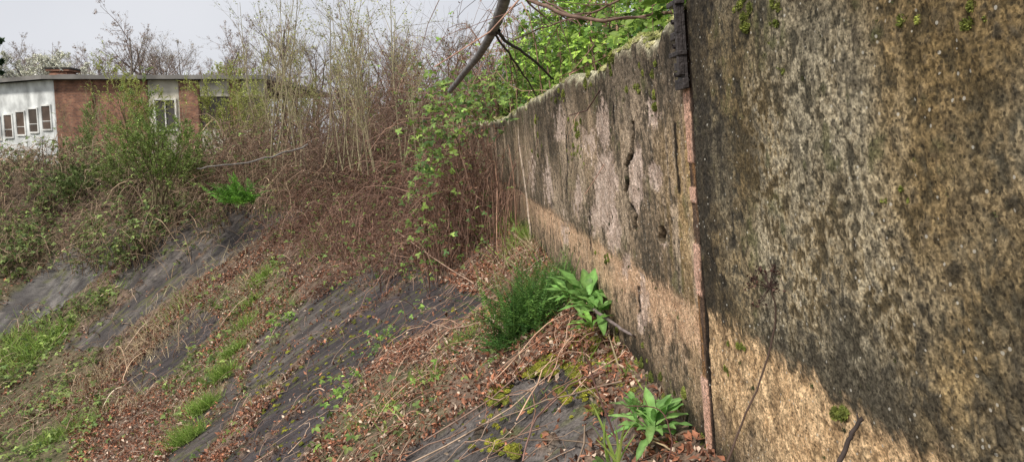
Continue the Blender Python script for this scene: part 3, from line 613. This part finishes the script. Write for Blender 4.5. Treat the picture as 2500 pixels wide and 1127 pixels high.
# ---------------------------------------------------------------- leafy brambles behind the wall
A=Acc()
P=thicket(A,620,2.7,15,-2.2,-.22,2.5,1.1,.0065,(.12,.06,.05),(.30,.19,.14),-.15,kid=5,wob=.07)
A.obj("bramble_canes",M_twig,kind="stuff",label="arching dark bramble canes rising behind the wall",category="bramble")
Al=Acc()
def keepb(c_):
    s,d=xy2sd(c_[:,0],c_[:,1]);return c_[(c_[:,2]>.1)&((d<-.06)|((c_[:,2]>ZT+.05)&(d<.16))|(s>10.5))&(s<15.5)]
idx=rng.integers(0,len(P),6500);c_=keepb(P[idx,rng.integers(1,6,len(idx))]+rng.normal(0,.02,(len(idx),3)))
trefoil(Al,c_,.054,(.09,.19,.03),(.30,.42,.07),.4)
N=30000;s=2.7+12.3*rng.random(N)**.8;dd=-.1-2.*rng.random(N)**1.3
zt=.45+.6*sst(3,9,s)+1.5*(fbm(s*1.6,dd*1.8,3,151)-.25)-1.2*sst(11.5,15,s);x,y=sd2xy(s,dd);z=.25+np.maximum(zt,.1)*rng.random(N)**.6;c_=keepb(np.stack([x,y,z],-1))
dn=fbm(c_[:,0]*5+c_[:,2]*3,c_[:,1]*4+c_[:,2]*5,3,155);c_=c_[dn>.49]
trefoil(Al,c_,.05,(.045,.10,.02),(.26,.38,.07),.5)
Al.obj("bramble_foliage",M_leaf,kind="stuff",label="bright green bramble foliage behind the wall",category="bramble")
A=Acc()
for pts,r in (([W(1250,-25,4.6),W(1320,12,4.4),W(1430,48,4.2),W(1560,40,4.0),W(1660,28,3.8)],.013),([W(1300,-20,4.6),W(1400,40,4.4),W(1470,48,4.3)],.008),([W(1560,-30,4.2),W(1450,30,4.4),W(1350,60,4.8),W(1250,100,5.4)],.007),([W(1600,-30,4.2),W(1640,20,3.9),W(1662,60,3.7)],.007)):
    P=curve(pts,18,.004);tubes(A,P[None],np.linspace(r,r*.6,18)[None],6,(.2,.13,.10))
    a=children(P[None],np.full((1,18),r),np.array([1.]),5,.1,.5,.4,.1,7,.12);tubes(A,a[0],a[1],4,(.16,.10,.08))
A.obj("overhanging_branch",M_bark,label="bare brown branch arching over the wall top",category="branch")
# ---------------------------------------------------------------- trees
def build_tree(H,r0,nst,spec,fan,leaf,ct,cc,wob=.06,matc=M_twig,fr=1.,split=1):
    st=rng.normal(0,.03*nst**.5,(nst,3));st[:,2]=0
    d=rng.normal(0,fan,(nst,3));d[:,2]=1;d=nrm(d);L=H*fr*rng.uniform(.6,1.,nst)
    if nst==1:L[:]=H*fr
    P,Rr,Ln=grow(st,d,L,np.full(nst,r0),10,wob,.03,.25)
    At=Acc();tubes(At,P,Rr*np.linspace(1.15,1,10),7,rc(nst,ct,ct,.05));Ac=Acc()
    lv=(P,Rr,Ln)
    for k,(n,t0,spd,lf,up,K,wb) in enumerate(spec):
        lv=children(lv[0],lv[1],lv[2],n,t0,spd,lf,up,K,wb)
        tgt=At if k<split-1 else Ac
        tubes(tgt,lv[0],np.maximum(lv[1],.0016),4 if k<1 else 3,rc(len(lv[0]),cc,ct,.2))
    if leaf:
        n,sz,ca,cb=leaf;idx=rng.integers(0,len(lv[0]),n);p,_,_=lerpP(lv[0],idx,rng.random(n))
        diam(Ac,p,rdir(n),rdir(n,.5),sz*rng.uniform(.5,1.4,n),sz*.6,rc(n,ca,cb,.3))
    return At.mesh("trunk",M_bark),Ac.mesh("crown",matc)
def place(name,var,loc,sc,rot,label,cat,group):
    e=empty(name,tuple(loc),label=label,category=cat,group=group);e.rotation_euler=(rng.normal(0,.07),rng.normal(0,.07),rot);e.scale=(sc,sc,sc)
    for n,m in zip(("trunk","crown"),var):
        o=bpy.data.objects.new(n,m);COL.objects.link(o);o.parent=e
    return e
TW=(.26,.195,.175);TR=(.13,.11,.09)
sp1=[(12,.25,.9,.5,.15,8,.10),(6,.2,.7,.55,.12,6,.14),(6,.15,.6,.55,.08,5,.15),(5,.1,.6,.6,.05,4,.15)]
bare_v=[build_tree(10,.16,1,sp1,.05,(3500,.07,(.26,.18,.16),(.34,.27,.20)),TR,TW,.07,M_far,.85,2) for k in range(3)]
bare_v.append(build_tree(10,.14,2,sp1,.15,(2500,.07,(.26,.19,.13),(.32,.29,.15)),TR,TW,.1,M_far,.85,2))
def bt(u,vtop,Y,var,name="bare_tree",label="leafless tree with fine brown twigs beyond the building",cat="tree",group="bare trees along the skyline",H=10.):
    x=(u-1250)/F*Y;top=(358-vtop)/F*Y;return place(name,var,(x,Y,-.5),(top+.5)/H,rng.uniform(0,6.28),label,cat,group)
for k,(u,vt,Y) in enumerate([(225,110,52),(320,20,50),(385,75,55),(455,85,52),(565,20,48),(625,100,55),(700,35,50),(770,70,52),(840,85,50),(930,45,54),(1000,75,50),(1080,50,56),(1160,10,50),(1240,30,54),(1330,60,50)]):
    bt(u,vt,Y,bare_v[k%4])
for k in range(26): bt(-60+k*58+rng.normal()*18,120+rng.normal()*24,78+rng.normal()*6,bare_v[(k*3)%4])
bl=build_tree(10,.14,2,sp1,.2,(22000,.11,(.70,.68,.60),(.56,.58,.46)),TR,(.22,.19,.16),.1,M_far,.85,2)
bt(110,40,46,bl,"blossom_tree","tree covered in white blossom beside the building","tree",None);bt(45,90,50,bl,"blossom_tree","tree covered in white blossom beside the building","tree",None);bt(185,95,52,bl,"blossom_tree","smaller tree with sparse white blossom","tree",None)
pine=build_tree(10,.2,1,[(26,.2,1.2,.35,.05,7,.06),(7,.2,.7,.4,.05,5,.1)],.02,(26000,.22,(.03,.06,.03),(.06,.10,.045)),(.09,.07,.06),(.05,.05,.03),.03,M_leaf,1.,1)
bt(-12,20,44,pine,"pine_tree","dark green pine at the end of the white facade","tree",None)
sap=[build_tree(5,.022,int(rng.integers(1,3)),[(8,.2,.6,.4,.2,7,.12),(5,.2,.8,.5,.05,5,.18)],.12,(260,.045,(.22,.27,.06),(.30,.30,.10)),(.30,.26,.16),(.28,.235,.15),.045,M_twig,1.,1) for k in range(4)]
sap+=[build_tree(5,.02,3,[(12,.15,.8,.42,.1,7,.16),(6,.2,.8,.5,.0,5,.2)],.25,None,(.14,.09,.07),(.23,.155,.115),.08,M_twig,1.,1) for k in range(4)]
for k in range(54):
    u=rng.uniform(560,1110);vt=rng.uniform(60,290) if u>640 else rng.uniform(150,280);Y=rng.uniform(16,30)-(u-600)*.012
    bt(u,vt,Y,sap[k%8],"sapling","slender bare sapling in the scrub above the bank","sapling","saplings above the bank",5.)
for u,vt,Y in ((880,-140,15),(1035,-120,14),(1050,-60,15),(860,-60,16),(820,-100,17),(960,-60,17),(1010,-30,16),(690,-20,19),(650,0,22),(750,10,20),(730,-60,18),(790,-20,17),(915,-90,15),(985,-110,14),(670,-70,18),(840,20,15),(230,215,28),(270,200,30),(430,190,26),(190,240,27)):
    bt(u,vt,Y,sap[5 if u>1000 else int(u)%4],"sapling","tall slender sapling trunk rising above the thicket","sapling","saplings above the bank",5.)
def shrub(u,vb,vt,Y,ca,cb,n,label,nst=9,fan=.32,sz=.05):
    H=(vb-vt)/F*Y
    var=build_tree(H,.016*H/3,nst,[(9,.15,.6,.42,.15,7,.12),(5,.2,.65,.5,.08,5,.16)],fan,(n,sz,ca,cb),(.15,.12,.07),(.23,.19,.10),.06,M_leaf,1.,1)
    p=W(u,vb,Y);place("leafy_shrub",var,p,1.,0,label,"shrub",None)
YG=((.26,.29,.07),(.34,.36,.12))
shrub(390,500,220,17,(.13,.20,.05),(.22,.29,.08),10000,"green budding shrub growing at the top of the bank",13,.40,.045)
shrub(330,420,155,27,*YG,9000,"yellow green budding shrub against the brick wall",9,.24,.05)
shrub(565,430,150,25,*YG,12000,"tall yellow green shrub before the windows",10,.24,.05)
shrub(640,420,170,27,*YG,9000,"yellow green shrub in young leaf",9,.3,.05)
shrub(740,420,165,24,(.24,.25,.10),(.32,.31,.13),6500,"sparse olive shrub with young leaves",6,.35,.045)
shrub(860,400,150,22,(.22,.22,.09),(.30,.28,.13),3500,"sparse olive shrub with young leaves",5,.4,.04)
shrub(950,380,190,18,(.22,.22,.09),(.30,.28,.13),1800,"sparse olive shrub with young leaves",5,.5,.035)
shrub(215,430,270,26,(.13,.18,.06),(.22,.26,.09),4500,"low green shrub beneath the white facade",8,.4,.05)
shrub(60,440,372,26,(.10,.15,.05),(.17,.21,.07),5000,"low green shrub beneath the white facade",10,.8,.05)
shrub(470,460,310,20,(.12,.17,.05),(.20,.24,.08),6000,"low green shrub beside the bank",10,.6,.05)
shrub(310,480,340,21,(.12,.17,.05),(.20,.24,.08),6000,"low green shrub beside the bank",10,.6,.05)
shrub(180,500,390,21,(.09,.14,.045),(.16,.20,.07),5000,"low green shrub beside the bank",10,.8,.05)
# ---------------------------------------------------------------- yarrow, foxgloves, fern, dried stalks
def frondplant(name,p,n,L0,ca,cb,label,cat,K=9,lets=16,ll=.035,spread=.7,wid=.004,rr=.05,lay=0):
    A=Acc();B=rng.normal(0,rr,(n,3));B[:,2]=rng.uniform(0,.02,n)
    d=rng.normal(0,spread,(n,3));d[:,2]=1;d[:,0]-=lay;d=nrm(d);L=L0*rng.uniform(.5,1.1,n)
    P,Rr,_=grow(B,d,L,np.full(n,.0018),K,.06,-.06)
    cc=rc(n,ca,cb,.3);tubes(A,P,Rr,3,cc*.8)
    idx=np.repeat(np.arange(n),lets*2);t=np.tile(np.repeat(np.linspace(.12,.99,lets),2),n);sg=np.tile([1.,-1.],n*lets)
    q,tan,_=lerpP(P,idx,t);up=np.array([0,0,1.])+0*q;sd=nrm(np.cross(tan,up))*sg[:,None]
    D=nrm(sd+tan*.5+.3*rng.normal(size=q.shape));l=ll*np.sin(np.pi*np.clip(t,.05,1)**.7)+.006
    diam(A,q,D,np.cross(sd,tan)+.3*rng.normal(size=q.shape),l,np.maximum(l*.22,wid),cc[idx]*np.exp(rng.normal(size=(len(idx),1))*.2),.2)
    o=A.obj(name,M_leaf,label=label,category=cat);o.location=tuple(p);return o
frondplant("yarrow_plant",hit(1300,815)[0],300,.60,(.04,.11,.028),(.14,.26,.06),"dense feathery dark green yarrow clump at the wall foot","plant",lets=26,ll=.028,spread=.42,wid=.004,rr=.12)
frondplant("yarrow_plant",hit(1385,745)[0],110,.44,(.05,.13,.03),(.15,.27,.07),"dense feathery dark green yarrow clump at the wall foot","plant",lets=24,ll=.026,spread=.4,wid=.004,rr=.08)
frondplant("yarrow_plant",hit(1260,850)[0],120,.36,(.04,.11,.028),(.13,.24,.06),"drooping feathery fronds below the yarrow clump","plant",lets=24,ll=.026,spread=1.0,wid=.004,rr=.10,lay=.5)
frondplant("fern",W(590,500,12.5),50,.66,(.08,.19,.03),(.17,.33,.055),"bright green fern growing at the top of the bank","fern",lets=24,ll=.10,spread=.7,wid=.02,rr=.12,lay=.3)
def rosette(p,n,L,ca,cb,label,tilt=.9):
    A=Acc();an=rng.uniform(0,6.28,n);el=rng.uniform(.15,1.25,n)*tilt
    D=np.stack([np.cos(an)*np.cos(el),np.sin(an)*np.cos(el),np.sin(el)],-1);U=np.stack([-np.cos(an)*np.sin(el),-np.sin(an)*np.sin(el),np.cos(el)],-1)
    Ls=L*rng.uniform(.5,1.1,n)
    leaves(A,D*.01+rng.normal(0,.01,(n,3)),D,U,Ls,Ls*rng.uniform(.22,.33,n),S=14,pr=lambda t:np.clip(.16+.9*np.sin(np.pi*np.clip(t*1.02-.02,0,1)**1.35)**.9-(t>.99)*.14,.03,1),bend=rng.uniform(.2,.75,n),fold=.22,c=rc(n,ca,cb,.2),wav=.3)
    o=A.obj("foxglove_plant",M_leaf,label=label,category="plant");o.location=tuple(p)
for (u,v,n,L,Y) in ((1430,740,26,.26,4.35),(1390,730,16,.22,4.6),(1462,762,16,.21,4.1)):
    rosette(W(u,v,Y),n,L,(.10,.21,.05),(.19,.32,.10),"broad leaved pale green foxglove rosette against the wall",1.0)
rosette(W(1590,1050,2.75),26,.165,(.12,.24,.07),(.21,.34,.11),"young foxglove rosette with upright bright green leaves",1.15)
rosette(W(1550,1010,2.8),16,.12,(.12,.24,.07),(.21,.34,.11),"young foxglove rosette with upright bright green leaves",1.1)
rosette(W(1445,800,3.9),10,.12,(.11,.22,.045),(.17,.3,.07),"small green weed rosette among moss",.9)
A=Acc();P=curve([W(1765,1165,1.75),W(1800,1060,1.8),W(1852,940,1.84),W(1885,830,1.88),W(1893,760,1.88),W(1880,690,1.88)],22,.001)
o0=P[0].copy();tubes(A,P[None]-o0,np.linspace(.0032,.002,22)[None],6,(.07,.045,.035))
top=P[-1]-o0;n=26;d=rdir(n,.9);Q,Rq,Lq=grow(np.repeat((top-np.array([0,0,.012]))[None],n,0),d,np.full(n,.055),np.full(n,.0016),5,.1);tubes(A,Q,Rq,4,(.05,.03,.025))
q=children(Q,Rq,Lq,7,.7,.7,.4,.1,3,.1);tubes(A,q[0],q[1]*1.2,3,(.06,.035,.03))
e=q[0][:,-1];diam(A,e,rdir(len(e)),rdir(len(e)),.010,.008,rc(len(e),(.08,.04,.03),(.04,.025,.02)),.2)
o=A.obj("dried_umbel",M_twig,label="dead brown flower stalk with dried umbel before the wall",category="dead plant");o.location=tuple(o0)
def stick(name,pts,r0,r1,c,label):
    A=Acc();P=curve(pts,16,.0012);o0=P[0].copy();tubes(A,P[None]-o0,np.linspace(r0,r1,16)[None],7,c)
    k=children(P[None]-o0,np.full((1,16),r0),np.array([np.linalg.norm(P[-1]-P[0])]),3,.3,.6,.25,0,4,.1);tubes(A,k[0],k[1],4,c)
    o=A.obj(name,M_bark,label=label,category="stick");o.location=tuple(o0)
stick("broken_stick",[W(2040,1150,1.35),W(2075,1070,1.37),W(2103,1018,1.38)],.0055,.004,(.06,.045,.04),"short dark broken stick propped by the wall")
stick("fallen_stick",[W(1445,752,4.1),W(1500,790,3.85),W(1545,818,3.6),W(1605,838,3.4)],.011,.006,(.2,.16,.15),"grey dead stick leaning against the wall foot")
stick("dead_stalk",[W(1555,1160,2.2),W(1500,1060,2.5),W(1450,930,2.9),W(1440,885,3.0)],.005,.0025,(.10,.05,.04),"thin reddish dead stalk standing in moss")
stick("dead_stalk",[W(1615,1160,2.3),W(1640,1080,2.5),W(1610,1000,2.6),W(1530,990,2.7)],.003,.002,(.12,.06,.05),"thin reddish dead stalk bending over")
stick("pale_root",[W(1298,600,8.2),W(1285,470,8.4),W(1268,350,8.6),W(1266,270,8.7)],.014,.010,(.5,.4,.32),"pale bare root hanging down the wall face")
# ---------------------------------------------------------------- building
def frame(ox,oy,dx,dy):
    e=nrm(np.array([dx,dy,0.]));return (np.array([ox,oy,0.]),e,np.array([-e[1],e[0],0.]),np.array([0,0,1.]))
xc=-.63*38;bld=empty("abandoned_building",(xc,38,-1.2),label="derelict flat roofed brick building with peeling white wing",category="building")
bo=np.array([xc,38,-1.2])
def bpart(name,fr,lst,c,mat,label=None,parent=bld,sm=False):
    A=Acc();f=(fr[0]-bo,fr[1],fr[2],fr[3]);boxes(A,f,lst,c);return A.obj(name,mat,parent=parent,smooth=sm,label=label)
BL=11.
FR=frame(xc,38,1,.0)
dxl,dyl=-5.4,3.;FL=frame(xc,38,dxl,dyl);FL=(FL[0],FL[1],-FL[2],FL[3])
if FL[2][1]<0: FL=(FL[0],FL[1],-FL[2],FL[3])
bpart("brick_wall",FR,[(0.02,4.9,0,.3,-1.6,3.45),(6.55,7.6,-.05,.3,-1.6,3.45)],(1,1,1),M_brick)
bpart("panel_wall",FR,[(4.9,6.55,.05,.3,-1.6,3.45),(7.6,BL,.05,.3,-1.6,.9),(7.6,BL,.05,.3,2.6,3.45)],(.48,.45,.38),M_paint,"weathered cream facade panels")
bpart("dark_glazing",FR,[(7.6,BL,.12,.3,.9,2.6)],(.05,.045,.04),M_paint,"dark boarded window band")
x=9.2;bpart("brick_pier",FR,[(x,x+.6,-.04,.11,-1.6,3.45)],(1,1,1),M_brick)
w=bpart("window",FR,[(5.3,6.3,.02,.045,.9,2.4)],(.07,.065,.06),M_paint);bpart("frame",FR,[(5.2,5.3,-.05,.05,.8,2.5),(6.3,6.4,-.05,.05,.8,2.5),(5.3,6.3,-.05,.05,.8,.9),(5.3,6.3,-.05,.05,2.4,2.5),(5.77,5.83,-.04,.02,.9,2.4)],(.7,.68,.64),M_paint,parent=w)
bpart("white_wall",FL,[(0,26,0,.3,-1.6,3.45)],(.66,.68,.68),M_paint,"peeling whitewashed wing wall")
for k in range(12):
    x=.35+k*1.27;z1=2.12-.13*k;z0=z1-1.2
    if z0<-.6:break
    w=bpart("window",FL,[(x,x+.8,-.02,-.005,z0,z1)],[(.10,.07,.055),(.07,.055,.045),(.12,.085,.065)][k%3],M_paint)
    bpart("frame",FL,[(x-.08,x,-.07,-.004,z0-.08,z1+.08),(x+.8,x+.88,-.07,-.004,z0-.08,z1+.08),(x,x+.8,-.07,-.004,z1,z1+.08),(x,x+.8,-.09,-.004,z0-.08,z0),(x,x+.8,-.045,-.021,z0+.4,z0+.43)],(.74,.74,.72),M_paint,parent=w)
a=FR[0]+FR[1]*(BL+.3)-FR[2]*.45;b_=FR[0]-FR[2]*.45+FR[1]*-.3;c_=FL[0]+FL[1]*26-FL[2]*.5;ds=np.array([0,14,0])
pts=[a,b_,c_,c_+ds,a+ds];A=Acc();V=[]
for z in (3.45,3.66): V+=[q+np.array([0,0,z])-bo for q in pts]
A.add(V,q=[(i,(i+1)%5,(i+1)%5+5,i+5) for i in range(5)]+[(5,6,7,8)],t=[(5,8,9)],c=(.19,.18,.17));A.obj("roof",M_paint,parent=bld,smooth=False,label="flat grey bitumen roof with overhanging edge")
bpart("chimney",frame(-.636*43,43,1,0),[(0,1.25,0,1,3.6,4.4),(-.08,1.33,-.08,1.08,4.4,4.52)],(1,1,1),M_brick,"square brick chimney stack")
bpart("chimney_cap",frame(-.636*43,43,1,0),[(-.15,1.4,-.12,1.15,4.52,4.62)],(.05,.045,.04),M_paint)
bpart("roof_parapet",frame(-.625*42,42,1,0),[(0,1.1,0,.3,3.67,4.12)],(.2,.19,.19),M_paint,"grey parapet block with white scribble")
A=Acc();q0=np.array([-.625*42+.08,41.97,3.9])
for k in range(7):
    t=np.linspace(0,1,7);P=np.stack([q0[0]+k*.14+.10*np.sin(t*5+k),0*t+q0[1],q0[2]+.13*np.cos(t*4+k*1.7)],-1);tubes(A,P[None]-bo,np.full((1,7),.014),4,(.8,.8,.8))
A.obj("graffiti",M_paint,parent=bld)
bpart("downpipe",FR,[(2.0,2.08,-.14,-.04,1.6,3.44)],(.22,.09,.065),M_paint,"red painted downpipe")
# ---------------------------------------------------------------- light
w=bpy.data.worlds.new("World");SC.world=w;w.use_nodes=True;nt=w.node_tree;bg=nt.nodes["Background"]
sky=nt.nodes.new("ShaderNodeTexSky");sky.sky_type='NISHITA';sky.sun_disc=False;EL=math.radians(48);AZ=math.radians(222)
sky.sun_elevation=EL;sky.sun_rotation=AZ
hs=nt.nodes.new("ShaderNodeHueSaturation");hs.inputs["Saturation"].default_value=.3;nt.links.new(sky.outputs[0],hs.inputs["Color"])
tc=nt.nodes.new("ShaderNodeTexCoord");no=nt.nodes.new("ShaderNodeTexNoise");no.inputs["Scale"].default_value=2.2;no.inputs["Detail"].default_value=4;nt.links.new(tc.outputs["Generated"],no.inputs["Vector"])
cr=nt.nodes.new("ShaderNodeValToRGB");cr.color_ramp.elements[0].position=.3;cr.color_ramp.elements[0].color=(6.7,6.85,7.4,1);cr.color_ramp.elements[1].position=.7;cr.color_ramp.elements[1].color=(8.3,8.4,8.8,1);nt.links.new(no.outputs[0],cr.inputs[0])
mx=nt.nodes.new("ShaderNodeMix");mx.data_type='RGBA';mx.inputs[0].default_value=.85;nt.links.new(hs.outputs[0],mx.inputs[6]);nt.links.new(cr.outputs[0],mx.inputs[7])
nt.links.new(mx.outputs[2],bg.inputs[0]);bg.inputs[1].default_value=.105
sl=bpy.data.lights.new("sun","SUN");so=bpy.data.objects.new("sun",sl);COL.objects.link(so);sl.energy=3.4;sl.angle=math.radians(8);sl.color=(1,.94,.84)
dv_=Vector((math.sin(AZ)*math.cos(EL),math.cos(AZ)*math.cos(EL),math.sin(EL)))
so.rotation_euler=(-dv_).to_track_quat('-Z','Y').to_euler()
SC.view_settings.view_transform='Standard';SC.view_settings.look='None';SC.view_settings.exposure=0
